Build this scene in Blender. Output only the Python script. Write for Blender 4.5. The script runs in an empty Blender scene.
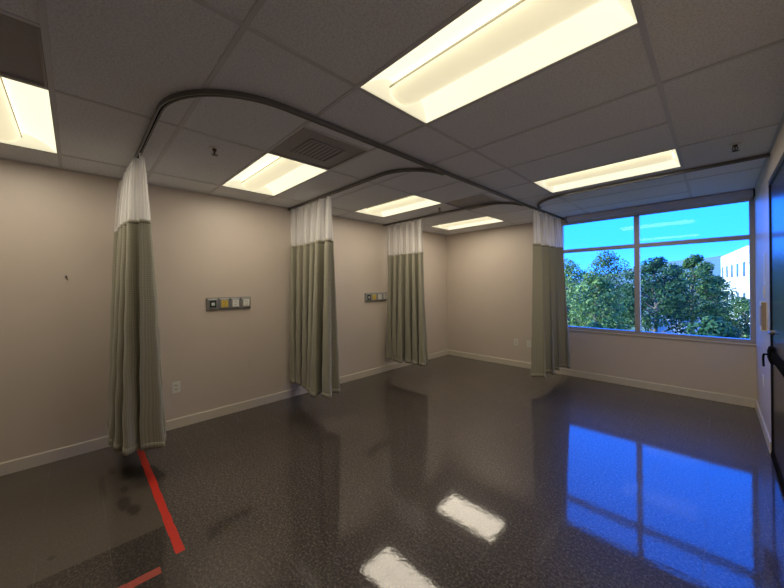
import bpy, bmesh, math, random
from mathutils import Vector, Matrix
R_ = random.Random(7)
PI = math.pi
scene = bpy.context.scene
COL = scene.collection

# ------------------------------------------------------------------ room numbers (metres)
W, D, H = 4.685, 4.792, 2.704          # right wall X, window wall Y, ceiling Z
YB = -4.1                              # wall behind the camera
A0, T = 0.456, 0.6096                  # ceiling lattice
LX = lambda i: A0 + i * T
LY = lambda j: j * T

# ------------------------------------------------------------------ material helpers
class NT:
    def __init__(self, name):
        self.m = bpy.data.materials.new(name); self.m.use_nodes = True
        self.t = self.m.node_tree; self.n = self.t.nodes
        self.b = self.n['Principled BSDF']; self.out = self.n['Material Output']
    def add(self, kind, **kw):
        nd = self.n.new(kind)
        for k, v in kw.items():
            if k.startswith('i_'):
                nd.inputs[k[2:].replace('_', ' ')].default_value = v
            else: setattr(nd, k, v)
        return nd
    def link(self, a, b): self.t.links.new(a, b)
    def p(self, **kw):
        for k, v in kw.items():
            k = k.replace('_', ' ')
            self.b.inputs[k].default_value = (*v, 1) if isinstance(v, tuple) and len(v) == 3 else v
        return self
    def mixc(self, fac, c1, c2, blend='MIX'):
        mx = self.n.new('ShaderNodeMix'); mx.data_type = 'RGBA'; mx.blend_type = blend
        for sock, v in ((mx.inputs[0], fac), (mx.inputs[6], c1), (mx.inputs[7], c2)):
            if hasattr(v, 'is_linked'): self.link(v, sock)
            else: sock.default_value = v if isinstance(v, (int, float)) else (*v, 1)
        return mx.outputs[2]
    def noise(self, scale, detail=4, rough=.55, vec=None, **kw):
        nz = self.n.new('ShaderNodeTexNoise')
        nz.inputs['Scale'].default_value = scale; nz.inputs['Detail'].default_value = detail
        nz.inputs['Roughness'].default_value = rough
        if vec is not None: self.link(vec, nz.inputs['Vector'])
        return nz.outputs['Fac']
    def ramp(self, fac, *stops):
        r = self.n.new('ShaderNodeValToRGB'); e = r.color_ramp.elements
        while len(e) < len(stops): e.new(.5)
        for el, (p_, c) in zip(e, stops):
            el.position = p_; el.color = (*c, 1) if not isinstance(c, (int, float)) else (c, c, c, 1)
        self.link(fac, r.inputs['Fac']); return r.outputs['Color']
    def obj(self): return self.n.new('ShaderNodeTexCoord').outputs['Object']
    def bump(self, h, strength=.1, dist=.01):
        b = self.n.new('ShaderNodeBump'); b.inputs['Strength'].default_value = strength
        b.inputs['Distance'].default_value = dist
        self.link(h, b.inputs['Height']); self.link(b.outputs['Normal'], self.b.inputs['Normal'])
    def math(self, op, a, b=None):
        m = self.n.new('ShaderNodeMath'); m.operation = op
        for s, v in ((m.inputs[0], a), (m.inputs[1], b)):
            if v is None: continue
            if hasattr(v, 'is_linked'): self.link(v, s)
            else: s.default_value = v
        return m.outputs[0]

def simple(name, col, rough=.5, metal=0, var=.06, scale=30, **kw):
    m = NT(name).p(Roughness=rough, Metallic=metal, **kw)
    c2 = tuple(x * (1 - 2 * var) for x in col)
    m.link(m.mixc(m.noise(scale, vec=m.obj()), c2, col), m.b.inputs['Base Color'])
    return m.m

def mat_wall():
    m = NT('painted_wall').p(Roughness=.42, Specular_IOR_Level=.45)
    o = m.obj()
    m.link(m.mixc(m.noise(1.3, 3, vec=o), (.585, .505, .43), (.655, .575, .495)), m.b.inputs['Base Color'])
    m.bump(m.noise(140, 3, vec=o), .12, .004); return m.m
def mat_tile():
    m = NT('ceiling_tile').p(Roughness=.9, Specular_IOR_Level=.1)
    o = m.obj()
    c = m.mixc(m.noise(1.1, 3, vec=o), (.78, .80, .84), (.86, .875, .91))
    sp = m.ramp(m.noise(95, 5, .7, vec=o), (.38, .80), (.56, 1.0))
    m.link(m.mixc(1.0, c, sp, 'MULTIPLY'), m.b.inputs['Base Color'])
    m.bump(m.noise(120, 5, .7, vec=o), .25, .004); return m.m
def mat_floor():
    m = NT('waxed_vinyl_tile').p(IOR=1.55)
    o = m.obj()
    sep = m.n.new('ShaderNodeSeparateXYZ'); m.link(o, sep.inputs[0])
    # speckle: short flecks running two ways
    fs = []
    for sc, rot in (((150, 42, 1), .55), ((42, 150, 1), .35), ((70, 70, 1), 0)):
        mp = m.n.new('ShaderNodeMapping'); mp.inputs['Scale'].default_value = sc; mp.inputs['Rotation'].default_value = (0, 0, rot); m.link(o, mp.inputs[0])
        fs.append(m.noise(1, 2, .5, vec=mp.outputs[0]))
    f1 = m.math('MAXIMUM', fs[0], fs[1]); fl = m.math('MULTIPLY', m.math('ADD', f1, fs[2]), .5)
    c = m.ramp(fl, (.40, (.018, .0145, .012)), (.54, (.050, .041, .036)), (.68, (.155, .130, .112)))
    big = m.noise(.9, 3, vec=o)
    c = m.mixc(1.0, c, m.ramp(big, (.3, .82), (.7, 1.15)), 'MULTIPLY')
    # lighter tone in the front left corner, cut off square, darker tone beside it
    lx = m.math('LESS_THAN', sep.outputs[0], 1.72); ly = m.math('LESS_THAN', sep.outputs[1], -.72)
    c = m.mixc(m.math('MULTIPLY', m.math('MULTIPLY', lx, ly), .75), c, (.105, .087, .067))
    dx = m.math('GREATER_THAN', sep.outputs[0], 1.72); dx2 = m.math('LESS_THAN', sep.outputs[0], 2.6)
    c = m.mixc(m.math('MULTIPLY', m.math('MULTIPLY', m.math('MULTIPLY', dx, dx2), ly), .35), c, (.030, .026, .021))
    # dark stains by the first curtain
    def spot(c, x, y, sx, sy, k, ang=0):
        mpp = m.n.new('ShaderNodeMapping'); mpp.vector_type = 'TEXTURE'
        mpp.inputs['Location'].default_value = (x, y, 0); mpp.inputs['Scale'].default_value = (sx, sy, 1); mpp.inputs['Rotation'].default_value = (0, 0, ang)
        m.link(o, mpp.inputs[0])
        ln = m.n.new('ShaderNodeVectorMath'); ln.operation = 'LENGTH'; m.link(mpp.outputs[0], ln.inputs[0])
        d = m.math('ADD', ln.outputs['Value'], m.math('MULTIPLY', m.math('SUBTRACT', m.noise(14, 3, vec=o), .5), .9))
        f = m.ramp(d, (.55, k), (1.0, 0.0)); return m.mixc(f, c, (.016, .013, .010))
    for a in [(.75, -.80, .20, .11, .75), (1.24, -.90, .13, .050, .55), (1.38, -.86, .09, .045, .6), (.62, -.93, .10, .035, .5),
              (.84, -1.0, .30, .025, .35), (1.02, -.88, .06, .03, .45), (.98, -.62, .1, .03, .4), (1.55, -1.25, .03, .02, .4)]:
        c = spot(c, *a)
    # square tile joints
    br = m.n.new('ShaderNodeTexBrick'); br.offset = 0
    off = m.n.new('ShaderNodeVectorMath'); off.operation = 'ADD'; off.inputs[1].default_value = (-2.75+3.048+.0009, -.215+6.096+.0009, 0); m.link(o, off.inputs[0]); m.link(off.outputs[0], br.inputs['Vector'])
    br.inputs['Scale'].default_value = 1; br.inputs['Brick Width'].default_value = .3048; br.inputs['Row Height'].default_value = .3048
    br.inputs['Mortar Size'].default_value = .0022; br.inputs['Mortar Smooth'].default_value = .3
    jt = m.math('MULTIPLY', br.outputs['Fac'], m.ramp(m.noise(3.3, 2, vec=o), (.42, .1), (.62, 1)))
    c = m.mixc(m.math('MULTIPLY', jt, .4), c, (.13, .13, .11))
    m.link(c, m.b.inputs['Base Color'])
    m.b.inputs['Roughness'].default_value = .38
    m.b.inputs['Specular IOR Level'].default_value = .12
    m.link(m.math('SUBTRACT', .95, m.math('MULTIPLY', jt, .8)), m.b.inputs['Coat Weight'])
    m.link(m.ramp(m.noise(1.7, 3, vec=o), (.3, .025), (.75, .060)), m.b.inputs['Coat Roughness'])
    m.b.inputs['Coat IOR'].default_value = 1.62
    bp = m.n.new('ShaderNodeBump'); bp.inputs['Strength'].default_value = .035; bp.inputs['Distance'].default_value = .01
    m.link(m.noise(26, 3, .6, vec=o), bp.inputs['Height']); m.link(bp.outputs['Normal'], m.b.inputs['Coat Normal'])
    return m.m
def mat_fabric():
    m = NT('woven_curtain_fabric').p(Roughness=.85, Specular_IOR_Level=.2, Sheen_Weight=.25, Sheen_Roughness=.5)
    uv = m.n.new('ShaderNodeTexCoord').outputs['UV']
    s = m.n.new('ShaderNodeSeparateXYZ'); m.link(uv, s.inputs[0])
    k = 2 * PI / .024
    a = m.math('SINE', m.math('MULTIPLY', m.math('ADD', s.outputs[0], m.math('MULTIPLY', s.outputs[1], .8)), k))
    b = m.math('SINE', m.math('MULTIPLY', m.math('SUBTRACT', s.outputs[0], m.math('MULTIPLY', s.outputs[1], .8)), k))
    pat = m.math('MULTIPLY_ADD', m.math('MULTIPLY', a, b), .5); pat.node.inputs[2].default_value = .5
    c = m.mixc(pat, (.275, .262, .195), (.43, .41, .315))
    c = m.mixc(1.0, c, m.ramp(m.noise(900, 2, vec=uv), (.3, .88), (.7, 1.06)), 'MULTIPLY')
    m.link(c, m.b.inputs['Base Color']); m.bump(pat, .2, .0015)
    tr = m.n.new('ShaderNodeBsdfTranslucent'); m.link(c, tr.inputs['Color'])
    mx = m.n.new('ShaderNodeMixShader'); mx.inputs[0].default_value = .15
    m.link(m.b.outputs[0], mx.inputs[1]); m.link(tr.outputs[0], mx.inputs[2]); m.link(mx.outputs[0], m.out.inputs[0])
    return m.m
def mat_net():
    m = NT('white_nylon_net').p(Roughness=.7, Specular_IOR_Level=.2)
    uv = m.n.new('ShaderNodeTexCoord').outputs['UV']
    m.link(m.mixc(m.noise(300, 2, vec=uv), (.80, .79, .77), (.93, .92, .90)), m.b.inputs['Base Color'])
    tl = m.n.new('ShaderNodeBsdfTranslucent'); tl.inputs['Color'].default_value = (.9, .89, .87, 1)
    tp = m.n.new('ShaderNodeBsdfTransparent')
    m1 = m.n.new('ShaderNodeMixShader'); m1.inputs[0].default_value = .4
    m.link(m.b.outputs[0], m1.inputs[1]); m.link(tl.outputs[0], m1.inputs[2])
    m2 = m.n.new('ShaderNodeMixShader'); m2.inputs[0].default_value = .5
    mp = m.n.new('ShaderNodeMapping'); mp.inputs['Scale'].default_value = (38, .6, 1); m.link(uv, mp.inputs[0])
    m.link(m.ramp(m.noise(1, 3, .6, vec=mp.outputs[0]), (.35, .30), (.65, .70)), m2.inputs[0])
    m.link(m1.outputs[0], m2.inputs[1]); m.link(tp.outputs[0], m2.inputs[2]); m.link(m2.outputs[0], m.out.inputs[0])
    return m.m
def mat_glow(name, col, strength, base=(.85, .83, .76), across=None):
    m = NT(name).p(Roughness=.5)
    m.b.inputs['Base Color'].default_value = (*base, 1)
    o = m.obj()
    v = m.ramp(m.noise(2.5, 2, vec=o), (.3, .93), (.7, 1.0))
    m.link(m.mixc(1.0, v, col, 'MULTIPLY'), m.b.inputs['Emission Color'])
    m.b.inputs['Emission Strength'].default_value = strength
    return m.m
def mat_glass():
    m = NT('tinted_window_glass')
    tp = m.n.new('ShaderNodeBsdfTransparent')
    m.link(m.mixc(m.noise(.6, 2, vec=m.obj()), (.78, .93, .97), (.82, .96, 1.0)), tp.inputs['Color'])
    gl = m.n.new('ShaderNodeBsdfGlossy'); gl.inputs['Roughness'].default_value = .01
    fr = m.n.new('ShaderNodeFresnel'); fr.inputs['IOR'].default_value = 1.5
    mx = m.n.new('ShaderNodeMixShader'); m.link(m.math('MULTIPLY', fr.outputs[0], .35), mx.inputs[0])
    m.link(tp.outputs[0], mx.inputs[1]); m.link(gl.outputs[0], mx.inputs[2]); m.link(mx.outputs[0], m.out.inputs[0])
    return m.m
def mat_leaf(name, dark, mid, light):
    m = NT(name).p(Roughness=.6, Specular_IOR_Level=.25)
    g = m.n.new('ShaderNodeNewGeometry')
    c = m.ramp(g.outputs['Random Per Island'], (0, dark), (.55, mid), (1, light))
    c = m.mixc(1.0, c, m.ramp(m.noise(.6, 2, vec=m.obj()), (.3, .7), (.7, 1.2)), 'MULTIPLY')
    m.link(c, m.b.inputs['Base Color'])
    tl = m.n.new('ShaderNodeBsdfTranslucent'); m.link(c, tl.inputs['Color'])
    mx = m.n.new('ShaderNodeMixShader'); mx.inputs[0].default_value = .42
    m.link(m.b.outputs[0], mx.inputs[1]); m.link(tl.outputs[0], mx.inputs[2]); m.link(mx.outputs[0], m.out.inputs[0])
    return m.m
def mat_wood_door():
    m = NT('dark_stained_door').p(Roughness=.26)
    o = m.obj()
    mp = m.n.new('ShaderNodeMapping'); mp.inputs['Scale'].default_value = (20, 20, 1.2); m.link(o, mp.inputs[0])
    m.link(m.mixc(m.noise(1.5, 5, vec=mp.outputs[0]), (.012, .010, .009), (.035, .026, .020)), m.b.inputs['Base Color'])
    return m.m
def mat_perf():
    m = NT('perforated_panel').p(Roughness=.6)
    vo = m.n.new('ShaderNodeTexVoronoi'); vo.inputs['Scale'].default_value = 120; vo.inputs['Randomness'].default_value = 0
    m.link(m.obj(), vo.inputs['Vector'])
    m.link(m.ramp(vo.outputs['Distance'], (.25, (.16, .155, .155)), (.42, (.36, .345, .345))), m.b.inputs['Base Color'])
    return m.m

M = dict(
    wall=mat_wall(), tile=mat_tile(), floor=mat_floor(), fabric=mat_fabric(), net=mat_net(), glass=mat_glass(),
    tbar=simple('ceiling_tee_bar', (.60, .61, .64), .5, var=.02),
    base=simple('cream_baseboard', (.66, .60, .50), .4, var=.04, scale=4),
    track=simple('bronze_anodised_track', (.17, .163, .16), .4, .3, var=.05),
    white=simple('white_plastic', (.76, .75, .72), .4, var=.02),
    ivory=simple('ivory_plastic', (.70, .66, .56), .4, var=.02),
    steel=simple('brushed_steel', (.62, .62, .62), .3, 1.0, var=.05),
    grey=simple('grey_painted_metal', (.20, .20, .20), .45, .2, var=.04),
    greylt=simple('light_grey_metal', (.42, .42, .42), .35, .5, var=.04),
    black=simple('black_plastic', (.012, .012, .013), .9, var=.1, Specular_IOR_Level=.0),
    dark=simple('dark_port', (.03, .03, .03), .5, var=.1),
    green=simple('dark_green_face', (.015, .045, .035), .4, var=.1),
    yellow=simple('yellow_face', (.70, .50, .06), .4, var=.04),
    frame=simple('grey_window_aluminium', (.46, .44, .45), .4, .25, var=.04),
    red=simple('red_floor_tape', (.62, .030, .016), .45, var=.10, scale=18),
    redworn=simple('worn_red_floor_tape', (.50, .075, .045), .6, var=.30, scale=45),
    door=mat_wood_door(),
    jamb=simple('black_door_frame', (.008, .008, .010), .35, var=.1),
    perf=mat_perf(),
    vent=simple('dull_grey_vent', (.36, .345, .34), .5, var=.03),
    ventdk=simple('shadowed_duct', (.25, .24, .24), .8, var=.1),
    card=simple('tan_cardboard', (.36, .28, .20), .7, var=.06),
    shade=simple('roller_shade_vinyl', (.62, .62, .64), .6, var=.04),
    brass=simple('sprinkler_bronze', (.10, .075, .045), .4, .7, var=.1),
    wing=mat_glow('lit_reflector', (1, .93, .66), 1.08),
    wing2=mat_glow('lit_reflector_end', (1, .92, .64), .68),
    basket=mat_glow('lit_basket', (1, .885, .57), .80),
    leaf_dark=mat_leaf('blue_green_leaves', (.012, .050, .022), (.030, .095, .036), (.09, .17, .05)),
    leaf_mid=mat_leaf('mid_green_leaves', (.020, .065, .022), (.065, .15, .04), (.20, .28, .07)),
    leaf_lite=mat_leaf('yellow_green_leaves', (.035, .080, .020), (.13, .22, .05), (.34, .42, .12)),
    bark=simple('tree_bark', (.16, .12, .09), .9, var=.2, scale=6),
    stucco=simple('white_stucco', (.62, .60, .57), .8, var=.03, scale=2),
    pane=simple('dark_window_pane', (.06, .08, .10), .15, var=.05),
    concrete=simple('pale_concrete', (.50, .50, .47), .8, var=.06, scale=3),
    grass=simple('dry_lawn', (.10, .14, .05), .9, var=.2, scale=.5),
    hill=simple('hazy_hill', (.095, .165, .17), 1.0, var=.12, scale=.02),  # distance haze is mixed into this bluish base colour
)

# ------------------------------------------------------------------ mesh helpers
class MB:
    def __init__(self): self.bm = bmesh.new(); self.uv = None
    def box(self, x0, x1, y0, y1, z0, z1, bevel=0):
        b = bmesh.new()
        bmesh.ops.create_cube(b, size=1, matrix=Matrix.Translation(((x0+x1)/2, (y0+y1)/2, (z0+z1)/2)) @ Matrix.Diagonal((abs(x1-x0), abs(y1-y0), abs(z1-z0), 1)))
        if bevel: bmesh.ops.bevel(b, geom=b.edges[:], offset=bevel, segments=2, profile=.6, affect='EDGES')
        self._merge(b); return self
    def _merge(self, b):
        me = bpy.data.meshes.new('tmp'); b.to_mesh(me); b.free(); self.bm.from_mesh(me); bpy.data.meshes.remove(me)
    def cyl(self, p0, p1, r0, r1=None, seg=16):
        p0, p1 = Vector(p0), Vector(p1); r1 = r0 if r1 is None else r1
        d = p1 - p0
        q = d.to_track_quat('Z', 'Y').to_matrix().to_4x4()
        bmesh.ops.create_cone(self.bm, cap_ends=True, segments=seg, radius1=r0, radius2=r1, depth=d.length, matrix=Matrix.Translation((p0+p1)/2) @ q)
        return self
    def tube(self, pts, rad, seg=10):
        for a, b in zip(pts, pts[1:]): self.cyl(a, b, rad, rad, seg)
        for p in pts[1:-1]:
            bmesh.ops.create_uvsphere(self.bm, u_segments=seg, v_segments=6, radius=rad, matrix=Matrix.Translation(p))
        return self
    def sph(self, c, r, seg=16):
        bmesh.ops.create_uvsphere(self.bm, u_segments=seg, v_segments=seg//2, radius=1, matrix=Matrix.Translation(c) @ Matrix.Diagonal((*((r, r, r) if isinstance(r, (int, float)) else r), 1)))
        return self
    def poly(self, pts):
        self.bm.faces.new([self.bm.verts.new(p) for p in pts]); return self
    def frustum(self, base, top):          # two matching loops
        a = [self.bm.verts.new(p) for p in base]; b = [self.bm.verts.new(p) for p in top]; n = len(a)
        for i in range(n): self.bm.faces.new((a[i], a[(i+1) % n], b[(i+1) % n], b[i]))
        self.bm.faces.new(b); self.bm.faces.new(a[::-1]); return self
    def sweep(self, path, prof):           # path: list of (x,y,z) ; prof: closed list of (side, up)
        rings = []
        for i, p in enumerate(path):
            p = Vector(p)
            t = (Vector(path[min(i+1, len(path)-1)]) - Vector(path[max(i-1, 0)])); t.z = 0; t.normalize()
            s = Vector((t.y, -t.x, 0))
            rings.append([self.bm.verts.new(p + s*a + Vector((0, 0, b))) for a, b in prof])
        n = len(prof)
        for r0, r1 in zip(rings, rings[1:]):
            for i in range(n): self.bm.faces.new((r0[i], r0[(i+1) % n], r1[(i+1) % n], r1[i]))
        self.bm.faces.new(rings[0][::-1]); self.bm.faces.new(rings[-1]); return self
    def build(self, name, mat, parent=None, smooth=False, loc=None, recalc=True):
        if recalc: bmesh.ops.recalc_face_normals(self.bm, faces=self.bm.faces[:])
        me = bpy.data.meshes.new(name); self.bm.to_mesh(me); self.bm.free()
        me.materials.append(mat)
        if smooth:
            for f in me.polygons: f.use_smooth = True
        o = bpy.data.objects.new(name, me); COL.objects.link(o)
        if parent: o.parent = parent
        if loc: o.location = loc
        return o

def tag(o, label, cat, group=None, kind=None):
    o['label'] = label; o['category'] = cat
    if group: o['group'] = group
    if kind: o['kind'] = kind
    return o
def thing(name, label, cat, loc=(0, 0, 0), rotz=0, group=None):
    o = bpy.data.objects.new(name, None); COL.objects.link(o); o.empty_display_size = .1
    o.location = loc; o.rotation_euler = (0, 0, rotz)
    return tag(o, label, cat, group)
def struct(o, label=None, cat=None):
    o['kind'] = 'structure'
    if label: o['label'] = label
    if cat: o['category'] = cat
    return o
def dup(root, loc, label, rotz=None):
    r = root.copy(); COL.objects.link(r); r.location = loc; r['label'] = label
    if rotz is not None: r.rotation_euler = (0, 0, rotz)
    for ch in list(root.children):
        c = ch.copy(); COL.objects.link(c); c.parent = r
        for g in list(ch.children):
            d = g.copy(); COL.objects.link(d); d.parent = c
    return r

# ------------------------------------------------------------------ shell
TH = .15
struct(MB().box(-TH, W+TH, YB-TH, D+.02, -.2, 0).build('floor', M['floor']), 'dark brown speckled vinyl floor with a glossy waxed surface', 'floor')
struct(MB().box(-TH, 0, YB-TH, D+TH, 0, H+.25).build('wall_left', M['wall']), 'long beige painted wall carrying the two medical panels', 'wall')
struct(MB().box(0, W+TH, YB-TH, YB, 0, H+.25).build('wall_back', M['wall']), 'beige wall behind the camera', 'wall')
WX0, WZ0, WZ1 = 2.42, .79, 2.64        # window opening
mb = MB()
mb.box(0, WX0, D, D+TH, 0, H+.25); mb.box(WX0, W+TH, D, D+TH, 0, WZ0); mb.box(WX0, W+TH, D, D+TH, WZ1, H+.25)
struct(mb.build('wall_window', M['wall']), 'beige wall holding the wide window', 'wall')
# right wall with a door opening
DY0, DY1, DZ = 2.28, 3.262, 2.47
mb = MB()
mb.box(W, W+TH, YB, DY0, 0, H+.25); mb.box(W, W+TH, DY1, D+TH, 0, H+.25); mb.box(W, W+TH, DY0, DY1, DZ, H+.25)
struct(mb.build('wall_right', M['wall']), 'narrow strip of beige wall between window and dark door', 'wall')

# ceiling panels, leaving the light and vent cells open
LIGHTS = [(0, 0), (4, 0), (4, 4), (0, 3), (0, 6), (0, -3)]      # lattice cell of each troffer (2 x 1 cells)
VENTS = [(2, 0), (2, 4), (2, -3)]                              # 1 x 1 cells
hole = set()
for i, j in LIGHTS: hole |= {(i, j), (i+1, j)}
for i, j in VENTS: hole.add((i, j))
xs = [0] + [LX(i) for i in range(7)] + [W]; ys = [YB] + [LY(j) for j in range(-6, 8)] + [D]
mb = MB()
for a in range(len(xs)-1):
    for b in range(len(ys)-1):
        if (a-1, b-7) in hole: continue
        mb.poly([(xs[a], ys[b], H), (xs[a], ys[b+1], H), (xs[a+1], ys[b+1], H), (xs[a+1], ys[b], H)])
struct(mb.build('ceiling', M['tile'], recalc=False), 'suspended ceiling of pale mineral fibre tiles', 'ceiling')
struct(MB().box(-TH, W+TH, YB-TH, D+TH, H+.25, H+.4).build('trim_1', M['tile']), 'slab above the suspended ceiling', 'slab')
mb = MB(); hw = .0125; zt = H-.004
def bar(x0, x1, y0, y1): mb.box(x0, x1, y0, y1, zt, H+.002)
for i in (0, 2, 4, 6): bar(LX(i)-hw, LX(i)+hw, YB, D)
for j in range(-6, 8):
    segs = [(0, LX(0)), (LX(0), LX(2)), (LX(2), LX(4)), (LX(4), LX(6))]
    if j % 2 == 0: segs.append((LX(6), W))
    for x0, x1 in segs: bar(x0+hw, x1-hw, LY(j)-hw, LY(j)+hw)
for i, j in VENTS: bar(LX(3)-hw, LX(3)+hw, LY(j)+hw, LY(j+1)-hw)
bar(0, .018, YB, D); bar(W-.018, W, YB, D); bar(.018, W-.018, D-.018, D)     # wall angle
struct(mb.build('trim_2', M['tbar']), 'grey tee bar grid holding the ceiling tiles', 'ceiling grid')

# baseboards with a small top chamfer
def baseboard(name, p0, p1, inward, label):
    path = [(*p0, 0), (*p1, 0)]
    t = Vector((p1[0]-p0[0], p1[1]-p0[1], 0)).normalized(); s = Vector((t.y, -t.x, 0))
    k = 1 if s.dot(Vector((*inward, 0))) > 0 else -1
    prof = [(0, 0), (.013*k, 0), (.013*k, .099), (.007*k, .108), (0, .108)]
    struct(MB().sweep(path, prof).build(name, M['base']), label, 'baseboard')
baseboard('baseboard_left', (0, YB), (0, D), (1, 0), 'cream baseboard along the long left wall')
baseboard('baseboard_window', (.013, D), (W-.013, D), (0, -1), 'cream baseboard under the window wall')
baseboard('baseboard_right', (W, D), (W, DY1+.045), (-1, 0), 'cream baseboard between window corner and door')

# ------------------------------------------------------------------ ceiling lights
LAMP_W = 13
def make_light():
    t = thing('recessed_ceiling_light', '', 'ceiling light', group='recessed troffer lights in the ceiling')
    lx, ly = T-.014, T/2-.014; dp = .095
    # housing shell above, open below
    h = MB()
    h.box(-lx-.004, lx+.004, -ly-.004, ly+.004, dp+.004, dp+.01)
    h.box(-lx-.004, -lx, -ly-.004, ly+.004, .002, dp+.004); h.box(lx, lx+.004, -ly-.004, ly+.004, .002, dp+.004)
    h.box(-lx, lx, -ly-.004, -ly, .002, dp+.004); h.box(-lx, lx, ly, ly+.004, .002, dp+.004)
    h.build('housing', M['white'], t)
    bw = .105
    for s in (-1, 1):                    # curved side reflectors
        w = MB(); n = 10; pts = []
        for k in range(n+1):
            u = k/n; y = ly - (ly-bw*.8)*u; z = .002 + dp*.92*math.sin(u*PI/2)**.8
            pts.append((y*s, z))
        v0 = [w.bm.verts.new((-lx, y, z)) for y, z in pts]; v1 = [w.bm.verts.new((lx, y, z)) for y, z in pts]
        for k in range(n): w.bm.faces.new((v0[k], v0[k+1], v1[k+1], v1[k]))
        w.build('reflector', M['wing'], t, True)
    for s in (-1, 1):                    # sloping ends
        w = MB()
        w.poly([(s*lx, -ly, .002), (s*lx, ly, .002), (s*(lx-.075), ly, dp), (s*(lx-.075), -ly, dp)])
        w.build('end_plate', M['wing2'], t)
    b = MB(); n = 14; m_ = 16            # rounded perforated basket
    rows = []
    for i in range(m_+1):
        x = -1+2*i/m_; x = math.copysign(abs(x)**.8, x)
        X = x*(lx-.035); k = 1-.10*max(0, (abs(x)-.9)/.1)
        rows.append([b.bm.verts.new((X, bw*k*math.cos(PI*q/n), .062-.060*k*math.sin(PI*q/n))) for q in range(n+1)])
    for r0, r1 in zip(rows, rows[1:]):
        for q in range(n): b.bm.faces.new((r0[q], r0[q+1], r1[q+1], r1[q]))
    b.bm.faces.new(rows[0]); b.bm.faces.new(rows[-1][::-1])
    bo = b.build('lamp_basket', M['basket'], t, False)
    for f in bo.data.polygons:
        if len(f.vertices) == 4: f.use_smooth = True
    r = MB()
    for s in (-1, 1): r.box(-lx+.035, lx-.035, s*bw-.004, s*bw+.004, .058, .068)
    r.build('basket_rail', M['ivory'], bo)
    ld = bpy.data.lights.new('fluorescent_tubes', 'AREA'); ld.shape = 'RECTANGLE'; ld.size = 2*lx-.06; ld.size_y = 2*ly-.04
    ld.energy = LAMP_W; ld.color = (1, .88, .71)
    lo = bpy.data.objects.new('fluorescent_tubes', ld); COL.objects.link(lo); lo.parent = t; lo.location = (0, 0, -.001)
    return t
lab = ['lit recessed ceiling light touching the square air vent, over the first medical panel',
       'largest lit ceiling light, nearest the camera, cut by the top of the picture',
       'lit ceiling light nearest the window, by the curved track at the window',
       'lit ceiling light between the second and third curtain tops',
       'farthest lit ceiling light, in the last bay by the far corner',
       'lit ceiling light cut off by the left edge of the picture']
L0 = make_light()
for k, (i, j) in enumerate(LIGHTS):
    p = (LX(i+1), LY(j)+T/2, H-.003)
    if k == 0: L0.location = p; L0['label'] = lab[0]
    else: dup(L0, p, lab[k])

# ------------------------------------------------------------------ air vents
def make_vent(inner):
    t = thing('ceiling_air_vent', '', 'air vent', group='square air vents in the ceiling')
    a = T/2-.014
    f = MB()
    for s in (-1, 1):
        f.box(-a, a, s*a-.012 if s > 0 else -a, a if s > 0 else -a+.012, -.004, .02)
        f.box(s*a-.012 if s > 0 else -a, a if s > 0 else -a+.012, -a+.012, a-.012, -.004, .02)
    f.build('frame', M['vent'], t)
    MB().box(-a+.012, a-.012, -a+.012, a-.012, .006, .014).build('perforated_face', M['perf'], t)
    if inner:
        q = .155
        g = MB()
        for s in (-1, 1):
            g.box(-q, q, s*q-.008, s*q+.008, -.004, .006); g.box(s*q-.008, s*q+.008, -q+.008, q-.008, -.004, .006)
        g.build('inner_rim', M['vent'], t)
        MB().box(-q+.008, q-.008, -q+.008, q-.008, .002, .006).build('duct_opening', M['ventdk'], t)
        l = MB()
        for k in range(7):
            y = -q+.04+k*(2*q-.08)/6
            l.poly([(-q+.01, y-.014, -.003), (q-.01, y-.014, -.003), (q-.01, y+.010, .0015), (-q+.01, y+.010, .0015)])
        l.build('louvre', M['vent'], t)
    return t
vl = ['grey square air vent with louvred middle, touching the light over the first panel',
      'plain dark grey square vent between the third track and the far lights',
      'plain grey perforated vent at the left picture edge']
for k, (i, j) in enumerate(VENTS):
    v = make_vent(k == 0)
    v.location = (LX(i)+T/2, LY(j)+T/2, H-.002); v['label'] = vl[k]

# ------------------------------------------------------------------ sprinkler heads
def make_sprinkler():
    t = thing('sprinkler_head', '', 'sprinkler', group='fire sprinkler heads in the ceiling')
    MB().cyl((0, 0, -.006), (0, 0, .012), .036, .040, 24).build('escutcheon', M['white'], t)
    b = MB().cyl((0, 0, -.022), (0, 0, -.006), .014, .016, 12)
    for s in (-1, 1): b.tube([(s*.013, 0, -.022), (s*.016, 0, -.036), (s*.004, 0, -.052)], .0032, 8)
    b.cyl((0, 0, -.050), (0, 0, -.022), .004, .004, 8); b.build('body', M['brass'], t)
    d = MB().cyl((0, 0, -.056), (0, 0, -.052), .020, .020, 12)
    for k in range(8):
        a = k*PI/4; d.box(.018*math.cos(a)-.003, .018*math.cos(a)+.006*math.cos(a)+.003, .018*math.sin(a)-.003, .018*math.sin(a)+.006*math.sin(a)+.003, -.056, -.053)
    d.build('deflector', M['brass'], t); return t
S0 = make_sprinkler(); S0.location = (1.456, -.333, H-.0005); S0['label'] = 'small sprinkler head near the bend of the first curtain track'
dup(S0, (4.457, 2.706, H-.0005), 'small dark sprinkler head nearest the door and window')
dup(S0, (1.489, 2.60, H-.0005), 'small sprinkler head beside the far plain vent')

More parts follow.
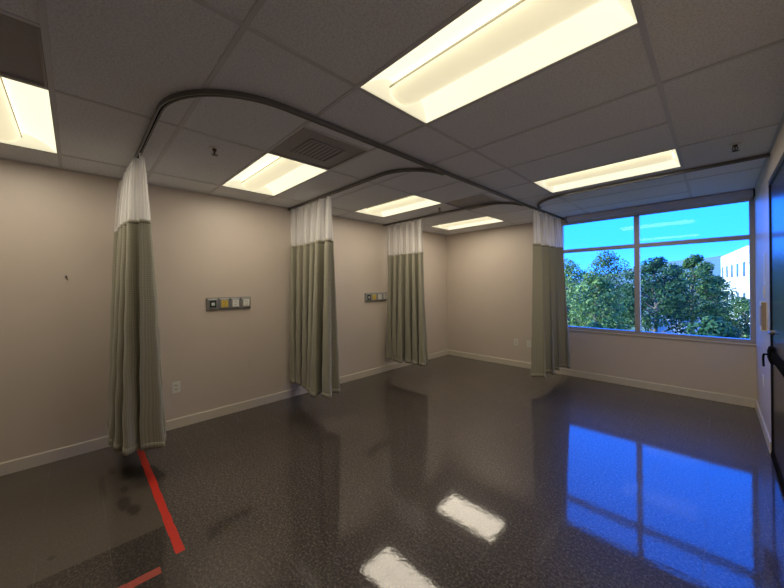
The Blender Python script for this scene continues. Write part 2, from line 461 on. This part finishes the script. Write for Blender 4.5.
# ------------------------------------------------------------------ curtain tracks
def arc(cx, cy, r, a0, a1, n=14): return [(cx+r*math.cos(a0+(a1-a0)*k/n), cy+r*math.sin(a0+(a1-a0)*k/n)) for k in range(n+1)]
ZT = H-.004
PROF = [(-.014, 0), (-.014, -.028), (-.005, -.028), (-.005, -.025), (-.011, -.025), (-.011, -.004), (.011, -.004), (.011, -.025), (.005, -.025), (.005, -.028), (.014, -.028), (.014, 0)]
def track(path, label, mate, ends):
    t = thing('curtain_track', label, 'curtain track', (path[0][0], path[0][1], ZT), group='ceiling tracks for the privacy curtains')
    ox, oy = path[0]
    MB().sweep([(x-ox, y-oy, 0) for x, y in path], PROF).build('rail', M['track'], t)
    MB().sweep([(x-ox, y-oy, -.0235) for x, y in path], [(-.0048, 0), (.0048, 0), (.0048, .002), (-.0048, .002)]).build('slot', M['black'], t)
    for x, y, dx, dy in ends:
        e = MB()
        hx, hy = (.012, .024) if dx else (.024, .012)
        e.box(x-ox-hx, x-ox+hx, y-oy-hy, y-oy+hy, -.029, 0, .003); e.build('wall_bracket', M['track'], t)
XM = 2.44
r = .55
main = [(.02, -.757)] + [(.5*k, -.757) for k in range(1, 4)] + arc(XM-r, -.757+r, r, -PI/2, 0) + [(XM, y) for y in (.5, 1.2, 2, 2.8, 3.4)] + [(XM+.01, 3.8), (XM+.03, 4.3), (XM+.04, D-.03)]
track(main, 'long dark curtain track bending from the nearest curtain along to the window', None, [(.013, -.757, 1, 0), (XM+.04, D-.013, 0, 1)])
def branch(y, label):
    r = .46
    # meets the long track tangentially
    p = [(.02, y)] + [(.4*k, y) for k in range(1, 5)] + arc(XM-.03-r, y+r, r, -PI/2, -.05)
    track(p, label, None, [(.013, y, 1, 0)])
branch(1.03, 'middle curtain track curving from the second curtain into the long track')
branch(2.87, 'farther curtain track curving from the third curtain into the long track')
t4 = [(W-.02, 3.19), (4.2, 3.19), (3.6, 3.19), (3.15, 3.19)] + arc(XM+.04+.55, 3.19+.50, .515, -PI/2, -PI+.05)
track(t4, 'curtain track running from the right wall and curving towards the window curtain', None, [(W-.013, 3.19, 1, 0)])

# ------------------------------------------------------------------ privacy curtains
def curtain(path_fn, normal_fn, n_fold, L, zs, amps, seed, label, spread, flip=1, lead=.8):
    """path_fn(u)->(x,y) on the track; folds grow from the hooks down to the hem"""
    rnd = random.Random(seed)
    z_top, z_mid, z_hem = zs
    ph = [rnd.uniform(-.35, .35) for _ in range(n_fold+2)]; am = [rnd.uniform(.75, 1.25) for _ in range(n_fold+2)]; am[n_fold] = am[n_fold+1] = lead
    dr = [rnd.uniform(-.025, .025) for _ in range(n_fold+2)]
    def lerp(a, u):
        x = u*n_fold; i = min(int(x), n_fold); f = x-i; f = f*f*(3-2*f); return a[i]*(1-f)+a[min(i+1, n_fold+1)]*f
    p0 = path_fn(0)
    t = thing('privacy_curtain', label, 'curtain', (p0[0], p0[1], z_top), group='privacy curtains hanging from the ceiling tracks')
    def pos(u, z):
        v = (z_top-z)/(z_top-z_hem)
        uu = u + spread(u, v)
        x, y = path_fn(uu); nx, ny = normal_fn(uu)
        th = 2*PI*n_fold*u + lerp(ph, u)*(.4+v)
        w = math.sin(th); w = math.copysign(abs(w)**.7, w)
        tx, ty = -ny, nx
        a = (amps[0]+(amps[1]-amps[0])*min(1, v*1.0)**.6)*lerp(am, u)
        off = a*w*flip + lerp(dr, u)*v*2
        sl = .42*a*math.sin(2*th+.6)*(.3+v)                   # folds lean over
        rip = .004*v*math.sin(17*z+9*u)
        return Vector((x+nx*(off+rip)+tx*sl-p0[0], y+ny*(off+rip)+ty*sl-p0[1], z-z_top))
    def sheet(za, zb, rows, name, mat, hem=False):
        b = MB(); uvl = b.bm.loops.layers.uv.new('UVMap'); nu = n_fold*18
        g = []
        arc_len = L*2.6
        for k in range(rows+1):
            z = za+(zb-za)*k/rows
            g.append([(b.bm.verts.new(pos(i/nu, z)), (i/nu*arc_len, z)) for i in range(nu+1)])
        for k in range(rows):
            for i in range(nu):
                q = (g[k][i], g[k][i+1], g[k+1][i+1], g[k+1][i])
                f = b.bm.faces.new([a[0] for a in q])
                for lp, a in zip(f.loops, q): lp[uvl].uv = a[1]
        o = b.build(name, mat, t, True, recalc=False)
        return o
    net = sheet(z_top-.012, z_mid, 8, 'net_panel', M['net'])
    fab = sheet(z_mid, z_hem, 26, 'fabric_panel', M['fabric'])
    # seam tape between net and fabric, hem band at the foot, as thin offset strips
    for za, zb, nm, par in ((z_mid+.008, z_mid-.022, 'seam_band', fab), (z_hem+.05, z_hem-.002, 'hem_band', fab)):
        o = sheet(za, zb, 2, nm, M['fabric']); o.parent = par
        sm = o.modifiers.new('thick', 'SOLIDIFY'); sm.thickness = .004; sm.offset = 0
    for k in range(n_fold+1):
        u = k/n_fold; p = pos(u, z_top-.012)
        x, y = path_fn(u); c = Vector((x-p0[0], y-p0[1], 0))
        h = MB(); h.cyl((c.x, c.y, -.004), (c.x, c.y, ZT-.0281-z_top), .0055, .0055, 10)
        h.tube([c+Vector((0, 0, -.002)), Vector((p.x, p.y, -.008)), Vector((p.x, p.y, -.018))], .0018, 6)
        h.build('hook', M['white'], t)
    return t
ZC = ZT-.036
# first curtain, seen almost end on
curtain(lambda u: (.10+.93*u, -.757), lambda u: (0, 1), 6, .93, (ZC, 2.13, .27), (.05, .19), 4,
        'nearest sage green privacy curtain with white net top, above the red tape', lambda u, v: .06*v*u, -1, .5)
curtain(lambda u: (.05+1.04*u, 1.03), lambda u: (0, 1), 6, 1.04, (ZC, 2.13, .27), (.045, .14), 11,
        'second sage green curtain along the left wall, between the two medical panels', lambda u, v: .0*v)
curtain(lambda u: (.09+.84*u, 2.87), lambda u: (0, 1), 6, .88, (ZC, 2.11, .27), (.04, .125), 23,
        'third sage green curtain, overlapping the edge of the far medical panel', lambda u, v: .09*v*u-.03*v)
def p4(u): return (XM+.01+.03*u, 3.60+1.08*u)
curtain(p4, lambda u: (1, 0), 4, 1.12, (ZC, 2.16, .20), (.045, .13), 31,
        'grey green privacy curtain hanging at the left side of the window', lambda u, v: .04*v*u, 1)

# ------------------------------------------------------------------ medical gas panels
def make_panel():
    t = thing('medical_gas_panel', '', 'medical wall panel', group='rows of medical wall outlets')
    MB().box(0, .016, 0, .512, -.076, .076, .003).build('back_plate', M['grey'], t)
    for k in range(4):
        yc = .064+.128*k
        o = MB()
        b0 = [(.016, yc-.060, -.070), (.016, yc+.060, -.070), (.016, yc+.060, .070), (.016, yc-.060, .070)]
        b1 = [(.040, yc-.043, -.048), (.040, yc+.043, -.048), (.040, yc+.043, .050), (.040, yc-.043, .050)]
        o.frustum(b0, b1); op = o.build('outlet', M['greylt'], t)
        fm = (M['green'], M['yellow'], M['white'], M['white'])[k]
        fc = MB().box(.040, .046, yc-.036, yc+.036, -.042, .044, .002).build('face_plate', fm, op)
        pt = MB()
        if k == 0:
            pt.box(.046, .050, yc-.016, yc+.016, -.016, .016, .001); pt.build('port', M['white'], op)
            q = MB()
            for z in (-.03, .03): q.box(.046, .0475, yc-.022, yc+.022, z-.004, z+.004)
            q.cyl((.050, yc, 0), (.051, yc, 0), .006, .006, 12); q.build('port_marking', M['dark'], op)
        else:
            for z in (-.018, .020): pt.cyl((.046, yc-.008, z), (.0485, yc-.008, z), .008, .008, 12)
            pt.box(.046, .0475, yc+.010, yc+.014, -.030, .034)
            pt.build('port', M['card'] if k == 1 else M['greylt'], op)
    return t
P0 = make_panel(); P0.location = (0, -.040, 1.379); P0['label'] = 'medical outlet panel between the first and second curtains'
dup(P0, (0, 2.394, 1.376), 'medical outlet panel between the second and third curtains')

# ------------------------------------------------------------------ small wall plates
def make_outlet(kind):
    t = thing('wall_outlet' if kind != 'blank' else 'blank_wall_plate', '', 'wall outlet' if kind != 'blank' else 'cover plate')
    MB().box(0, .006, -.039, .039, -.061, .061, .002).build('cover_plate', M['white'] if kind != 'painted' else M['wall'], t)
    if kind == 'duplex':
        for z in (-.022, .022):
            rc = MB().box(.006, .0085, -.017, .017, z-.016, z+.016, .004).build('receptacle', M['ivory'], t)
            s = MB()
            s.box(.0085, .0092, -.009, -.006, z-.004, z+.008); s.box(.0085, .0092, .006, .009, z-.004, z+.008); s.cyl((.0085, 0, z-.009), (.0092, 0, z-.009), .0032, .0032, 8)
            s.build('slot', M['dark'], rc)
    else:
        MB().box(.006, .009, -.016, .016, -.033, .033, .002).build('insert', M['ivory'], t)
    MB().cyl((.006, 0, 0 if kind == 'duplex' else .048), (.0075, 0, 0 if kind == 'duplex' else .048), .0035, .0035, 10).build('screw', M['steel'], t)
    return t
o = make_outlet('duplex'); o.location = (0, -.348, .459); o['label'] = 'white electrical outlet low on the wall right of the nearest curtain'
o = make_outlet('duplex'); o.location = (1.614, D, .464); o.rotation_euler = (0, 0, -PI/2); o['label'] = 'small white outlet on the window wall, left one of the pair'
o = make_outlet('blank'); o.location = (1.858, D, .462); o.rotation_euler = (0, 0, -PI/2); o['label'] = 'white data plate on the window wall, closer to the window curtain'
o = make_outlet('duplex'); o.location = (W, 3.93, .53); o.rotation_euler = (0, 0, PI); o['label'] = 'white outlet low on the narrow wall beside the door'
tag(MB().box(-.004, .004, .446, .522, .508, .630, .0015).build('painted_cover_plate', M['wall']), 'faint beige painted-over plate below the first medical panel', 'cover plate')
# wall hook left of the first curtain
t = thing('wall_hook', 'tiny bent metal hook on the wall left of the nearest curtain', 'hook', (0, -1.198, 1.69))
MB().box(0, .004, -.008, .008, -.006, .022, .001).build('hook_plate', M['steel'], t)
MB().tube([(.004, 0, .012), (.02, .003, .010), (.026, .006, -.012), (.014, .009, -.026)], .003, 8).build('hook_arm', M['brass'], t)

# ------------------------------------------------------------------ window
w1 = bpy.data.objects.new('window_1', None); COL.objects.link(w1); w1.location = (WX0, D, WZ0); struct(w1, 'wide aluminium window with two upper and two lower panes', 'window')
fy0, fy1 = -.012, .07
X1 = W-WX0; fw = .045
mb = MB()
mb.box(0, fw, fy0, fy1, 0, WZ1-WZ0); mb.box(X1-fw, X1, fy0, fy1, 0, WZ1-WZ0)
mb.box(fw, X1-fw, fy0, fy1, 0, .052); mb.box(fw, X1-fw, fy0, fy1, WZ1-WZ0-.06, WZ1-WZ0)
mb.build('window_frame', M['frame'], w1)
mx0, mx1 = 3.468-WX0, 3.532-WX0
MB().box(mx0, mx1, fy0-.004, fy1, .052, WZ1-WZ0-.06).build('mullion', M['frame'], w1)
tz0, tz1 = 2.10-WZ0, 2.155-WZ0
mb = MB(); mb.box(fw, mx0, fy0, fy1, tz0, tz1); mb.box(mx1, X1-fw, fy0, fy1, tz0, tz1); mb.build('transom', M['frame'], w1)
for x0, x1 in ((fw, mx0), (mx1, X1-fw)):
    for z0, z1 in ((.052, tz0), (tz1, WZ1-WZ0-.06)):
        MB().box(x0, x1, .028, .034, z0, z1).build('pane', M['glass'], w1)
struct(MB().box(WX0-.01, W, D-.022, D, WZ0-.018, WZ0, .003).build('trim_3', M['base']), 'thin pale sill under the window', 'sill')
# roller shade at the head of the window
t = thing('roller_shade', 'rolled-up roller shade in a pale cassette above the window', 'roller shade', (WX0, D, H))
MB().box(.14, X1-.012, -.105, -.014, -.088, -.006, .006).build('cassette', M['shade'], t)
MB().box(X1-.012, X1-.003, -.108, -.013, -.092, -.004, .002).build('end_cap', M['black'], t)
MB().box(.131, .140, -.108, -.013, -.092, -.004).build('end_cap', M['black'], t)
MB().box(.15, X1-.03, -.040, -.036, -.125, -.088).build('shade_cloth', M['shade'], t)
MB().cyl((.15, -.038, -.128), (X1-.03, -.038, -.128), .007, .007, 10).build('hem_bar', M['frame'], t)

# ------------------------------------------------------------------ door
d1 = bpy.data.objects.new('door_1', None); COL.objects.link(d1); d1.location = (W, DY1, 0); struct(d1, 'dark glossy door in a black frame at the right edge', 'door')
jw = .045
mb = MB()
mb.box(-.006, .12, -jw+.01, .012, 0, DZ+.0); mb.box(-.006, .12, DY0-DY1, DY0-DY1+jw, 0, DZ); mb.box(-.006, .12, DY0-DY1+jw, -jw+.01, DZ-jw, DZ)
mb.build('door_frame', M['jamb'], d1)
MB().box(.004, .048, DY0-DY1+jw+.003, -jw+.007, .012, DZ-jw-.003).build('door_panel', M['door'], d1)
ly = -.11; lz = .925
def hexbar(y0, y1, d, hh):
    pr = [(.004, -hh), (-.006-d*.6, -hh), (-.006-d, -hh*.45), (-.006-d, hh*.45), (-.006-d*.6, hh), (.004, hh)]
    return MB().frustum([(x, y0, lz+z) for x, z in pr], [(x, y1, lz+z) for x, z in pr])
lh = hexbar(ly-.10, ly+.045, .024, .068).build('lock_case', M['black'], d1)
MB().tube([(-.03, ly, lz), (-.052, ly, lz), (-.054, ly+.02, lz-.02), (-.054, ly+.03, lz-.05), (-.052, ly+.032, lz-.115)], .008, 12).build('lever', M['black'], lh)
hexbar(-.90, ly-.10, .012, .040).build('push_bar', M['black'], d1)
dbo = MB().cyl((-.016, ly, 1.12), (.004, ly, 1.12), .022, .024, 20).build('deadbolt', M['steel'], d1)
MB().box(-.030, -.016, ly-.09, ly+.022, 1.112, 1.128, .003).build('thumb_turn', M['steel'], dbo)
MB().box(-.012, .004, DY0-DY1+jw+.003, -jw+.007, .004, .045, .002).build('door_sweep', M['black'], d1)

# ------------------------------------------------------------------ fittings on the narrow wall by the door
t = thing('glove_box_holder', 'shallow pale wall holder with tan box beside the door', 'dispenser', (W, 3.56, 1.23))
hb = MB()
hb.box(-.005, .006, 0, .14, -.142, .142); hb.box(-.040, -.005, 0, .14, -.142, -.134); hb.box(-.040, -.005, 0, .14, .134, .142); hb.box(-.040, -.036, 0, .14, -.134, -.10); hb.box(-.040, -.036, 0, .14, .10, .134); hb.box(-.040, -.005, .134, .14, -.134, .134)
hb.build('holder', M['white'], t)
MB().box(-.036, -.005, .002, .132, -.134, .134).build('glove_carton', M['card'], t)
t = thing('wall_sign_holder', 'slim pale sign holder high on the wall beside the door', 'sign holder', (W, 3.72, 1.68))
MB().box(-.003, 0, -.11, .11, -.14, .17, .002).build('frame', M['white'], t)
MB().box(-.004, -.003, -.095, .095, -.125, .155).build('paper', M['ivory'], t)
t = thing('wall_switch', 'small pale switch plate under the sign holder', 'switch', (W, 3.75, 1.46))
MB().box(-.008, 0, -.04, .04, -.06, .06, .002).build('cover_plate', M['white'], t)
MB().box(-.012, -.008, -.016, .016, -.03, .03, .002).build('rocker', M['ivory'], t)

# ------------------------------------------------------------------ red floor tape
def tape(pts, mat, label):
    m = MB(); n = 40
    (x0, ya, yb), (x1, yc, yd) = pts
    rr = random.Random(5); L, Rr = [], []
    for k in range(n+1):
        u = k/n; e = .0025
        L.append((x0+(x1-x0)*u, ya+(yc-ya)*u+rr.uniform(-e, e))); Rr.append((x0+(x1-x0)*u, yb+(yd-yb)*u+rr.uniform(-e, e)))
    for k in range(n):
        m.frustum([(*L[k], 0), (*L[k+1], 0), (*Rr[k+1], 0), (*Rr[k], 0)], [(*L[k], .0008), (*L[k+1], .0008), (*Rr[k+1], .0008), (*Rr[k], .0008)])
    bmesh.ops.remove_doubles(m.bm, verts=m.bm.verts[:], dist=.0002)
    return tag(m.build('floor_tape', mat), label, 'floor tape', 'strips of red tape on the floor')
tape([(.30, -.733, -.685), (2.052, -.733, -.688)], M['red'], 'long bright red tape strip running from under the nearest curtain')
m = MB(); rr = random.Random(9)
pts = [(2.112-.035*1, -.815), (2.148, -.822)]
for k in range(20):
    y0, y1 = -.815-.075*k, -.815-.075*(k+1)
    a0, a1 = rr.uniform(-.003, .003), rr.uniform(-.003, .003)
    x0, x1 = 2.085, 2.142
    m.frustum([(x0+a0, y0, 0), (x0+a1, y1, 0), (x1+a1, y1, 0), (x1+a0, y0, 0)], [(x0+a0, y0, .0008), (x0+a1, y1, .0008), (x1+a1, y1, .0008), (x1+a0, y0, .0008)])
tag(m.build('floor_tape', M['redworn']), 'short scuffed faded red tape strip at the bottom picture edge', 'floor tape', 'strips of red tape on the floor')

# ------------------------------------------------------------------ outdoors
GZ = -6.5
struct(MB().box(-430, 490, D+.4, 565, GZ-.3, GZ).build('ground', M['grass']), 'lawn far below the window', 'ground')
def tree(x, y, top, rad, leaf, label, seed, sparse=False, n_leaf=7000):
    rnd = random.Random(seed)
    t = thing('tree', label, 'tree', (x, y, GZ), group='trees outside the window')
    h = top-GZ
    b = MB(); ph = 0; px = py = 0
    pts = [(0, 0, 0)]
    for k in range(1, 6): pts.append((rnd.uniform(-.12, .12)*k*.4, rnd.uniform(-.12, .12)*k*.4, h*.8*k/5))
    for k in range(5): b.cyl(pts[k], pts[k+1], .20*(1-k*.15), .20*(1-(k+1)*.15), 8)
    blobs = []
    nb = 22 if sparse else 34
    for k in range(nb):
        f = (k+.5)/nb; a = k*2.4+rnd.uniform(-.4, .4)
        z = h*(.56+.41*f if sparse else .36+.60*f)
        env = math.sin(PI*min(1, .22+.75*f))**.7
        rr = rad*env*rnd.uniform(.55, .95) if f < .93 else rad*.1
        c = Vector((rr*math.cos(a)*(1.0 if sparse else .8), rr*math.sin(a)*.8, z)); s = rad*rnd.uniform(.30, .46)*(1 if f < .8 else .75)
        blobs.append((c, s))
        b.cyl((0, 0, max(h*.2, z-.7)), c, .05, .02, 5)
    b.build('trunk', M['bark'], t)
    m = MB()
    for c, s in blobs:
        for q in range(n_leaf//nb):
            d = Vector((rnd.gauss(0, 1), rnd.gauss(0, 1), rnd.gauss(0, 1))).normalized()
            p = c + Vector((d.x*s, d.y*s, d.z*s*.75))*(rnd.random()**.25)
            n = (d+Vector((rnd.gauss(0, .5), rnd.gauss(0, .5), rnd.gauss(0, .5)+.3))).normalized()
            u = n.orthogonal().normalized(); v = n.cross(u); an = rnd.uniform(0, PI)
            u, v = u*math.cos(an)+v*math.sin(an), v*math.cos(an)-u*math.sin(an)
            l = rnd.uniform(.05, .115); w = l*.55
            m.poly([p-u*l, p+v*w, p+u*l, p-v*w])
    m.build('foliage', M[leaf], t, recalc=False)
TREES = [  # x, y, crown top, radius, leaf
    (-4.9, 20.5, 2.2, 2.1, 'leaf_dark', 'dark blue-green tree at the left of the left window pane'),
    (-3.7, 25.5, 3.5, 2.4, 'leaf_lite', 'tall yellow-green tree in the middle of the left window pane'),
    (-2.1, 30.5, 4.4, 2.6, 'leaf_mid', 'tallest green tree just left of the window mullion'),
    (-.6, 20, 2.4, 1.9, 'leaf_lite', 'yellow-green tree just right of the window mullion'),
    (1.7, 24, 3.2, 1.9, 'leaf_dark', 'tall dark tree left of centre in the right window pane'),
    (3.3, 27.5, 3.5, 1.6, 'leaf_mid', 'tall green tree in front of the hill, left of the white building'),
    (4.3, 18, .2, 1.5, 'leaf_dark', 'low dark tree in front of the white building'),
    (6.7, 21, .2, 1.7, 'leaf_mid', 'low green tree before the white building at the right pane edge'),
    (-2.7, 16.3, .5, 1.6, 'leaf_dark', 'low dark tree in front of the yellow-green one in the left pane'),
    (.5, 15.6, -.15, 1.4, 'leaf_dark', 'low dark tree at the lower left corner of the right window pane'),
    (-6.4, 32, 2.6, 2.2, 'leaf_lite', 'distant pale green tree behind the dark left-pane tree'),
    (-3.4, 36, 2.2, 2.4, 'leaf_dark', 'far dark tree filling the gap behind the left-pane trees'),
    (.9, 38.5, 1.9, 2.2, 'leaf_dark', 'far dark tree behind the trunks right of the mullion'),
    (4.4, 43, 2.2, 2.3, 'leaf_dark', 'far dark tree just left of the foot of the white building'),
    (6.0, 36, .3, 2.2, 'leaf_mid', 'far green tree at the foot of the white building'),
]
for k, a in enumerate(TREES): tree(*a, seed=100+k, sparse=k in (4, 5))
# low pale wall between the trees
t = thing('garden_wall', 'low pale concrete wall showing between the trees', 'wall', (2.2, 32, GZ))
MB().box(-1.6, 1.9, -.15, .15, 0, 5.25).build('wall_body', M['concrete'], t)
MB().box(-1.65, 1.95, -.2, .2, 5.25, 5.4, .02).build('coping', M['stucco'], t)
# white building far right
bx = thing('office_building', 'white office block with rows of tall narrow windows beyond the trees', 'building', (5.4, 113, GZ))
dirv = Vector((3.3, -35, 0)).normalized(); nrm = Vector((dirv.y, -dirv.x, 0))      # facade runs towards the camera
if nrm.x > 0: nrm = -nrm
hb = 14.1
Lf = 75
q = [Vector((0, 0, 0)), dirv*Lf, dirv*Lf - nrm*30, -nrm*30]
m = MB(); m.frustum([p for p in q], [p+Vector((0, 0, hb)) for p in q]); m.build('walls', M['stucco'], bx)
m = MB(); m.frustum([p+Vector((0, 0, hb)) for p in q], [p+Vector((0, 0, hb+.25)) for p in q]); m.build('parapet', M['concrete'], bx)
for row, zc in enumerate((3.4, 9.0)):
    for k in range(11):
        s = 2.6+k*6.4
        c = dirv*s
        w = MB(); a, b_ = c+nrm*.02, c+dirv*1.7+nrm*.02
        w.frustum([a+Vector((0, 0, zc)), b_+Vector((0, 0, zc)), b_+Vector((0, 0, zc+2.6)), a+Vector((0, 0, zc+2.6))],
                  [a+nrm*.08+Vector((0, 0, zc)), b_+nrm*.08+Vector((0, 0, zc)), b_+nrm*.08+Vector((0, 0, zc+2.6)), a+nrm*.08+Vector((0, 0, zc+2.6))])
        w.build('window', M['pane'], bx)
# hill on the skyline
m = MB(); n = 60; f, bk = [], []
for k in range(n+1):
    x = -420+900*k/n
    hgt = 18+27/(1+math.exp(-(x+95)/22))+1.5*math.sin(x*.05)+.8*math.sin(x*.13)
    f.append([(x, 560, GZ), (x, 600, GZ+hgt*.6), (x, 660, GZ+hgt)])
for k in range(n):
    for q in range(2): m.poly([f[k][q], f[k+1][q], f[k+1][q+1], f[k][q+1]])
struct(m.build('hill', M['hill'], None, True), 'hazy blue hill on the skyline', 'hill')

# ------------------------------------------------------------------ sky and sun
wd = bpy.data.worlds.new('sky'); scene.world = wd; wd.use_nodes = True
nt = wd.node_tree; bg = nt.nodes['Background']
tc = nt.nodes.new('ShaderNodeTexCoord'); sp = nt.nodes.new('ShaderNodeSeparateXYZ'); nt.links.new(tc.outputs['Generated'], sp.inputs[0])
rp = nt.nodes.new('ShaderNodeValToRGB'); e = rp.color_ramp.elements
e.new(.5); e.new(.5)
for el, (p, c) in zip(e, [(0, (.060, .23, .85)), (.10, (.022, .185, 1.0)), (.35, (.008, .155, 1.0)), (1, (.006, .13, .85))]): el.position = p; el.color = (*c, 1)
nt.links.new(sp.outputs[2], rp.inputs[0])
mp = nt.nodes.new('ShaderNodeMapping'); mp.inputs['Scale'].default_value = (2.2, 2.2, 16); nt.links.new(tc.outputs['Generated'], mp.inputs[0])
nz = nt.nodes.new('ShaderNodeTexNoise'); nz.inputs['Scale'].default_value = 1.6; nz.inputs['Detail'].default_value = 5; nt.links.new(mp.outputs[0], nz.inputs[0])
cr = nt.nodes.new('ShaderNodeValToRGB'); cr.color_ramp.elements[0].position = .60; cr.color_ramp.elements[1].position = .80; cr.color_ramp.elements[1].color = (.16, .16, .16, 1)
nt.links.new(nz.outputs[0], cr.inputs[0])
mx = nt.nodes.new('ShaderNodeMix'); mx.data_type = 'RGBA'; nt.links.new(cr.outputs[0], mx.inputs[0]); nt.links.new(rp.outputs[0], mx.inputs[6]); mx.inputs[7].default_value = (.25, .40, 1, 1)
nt.links.new(mx.outputs[2], bg.inputs[0]); bg.inputs[1].default_value = 5.6
sl = bpy.data.lights.new('sun', 'SUN'); sl.energy = 16; sl.color = (1, .93, .78); sl.angle = .01
so = bpy.data.objects.new('sun', sl); COL.objects.link(so); so.location = (-30, -20, 40)
so.rotation_euler = Vector((.80, .36, -.48)).to_track_quat('-Z', 'Y').to_euler()

# ------------------------------------------------------------------ camera
cam = bpy.data.cameras.new('camera'); co = bpy.data.objects.new('camera', cam); COL.objects.link(co)
cam.sensor_width = 36; cam.lens = 319.7028/784*36; cam.shift_x = -6.7194/784; cam.shift_y = -7.8562/784; cam.clip_end = 2000; cam.clip_start = .05
rt, up, fw_ = Vector((.71074764, .70333432, -.01259418)), Vector((.00822308, .00959521, .99992015)), Vector((-.70339901, .71079446, -.0010362))
m4 = Matrix((rt, up, -fw_)).transposed().to_4x4(); m4.translation = Vector((4.3306, -1.1350, 1.5709))
co.matrix_world = m4
scene.camera = co
scene.view_settings.view_transform = 'Standard'
scene.view_settings.look = 'None'
scene.view_settings.exposure = 0.0
scene.cycles.max_bounces = 10; scene.cycles.transparent_max_bounces = 16
scene.cycles.sample_clamp_indirect = 6
scene.cycles.use_denoising = True
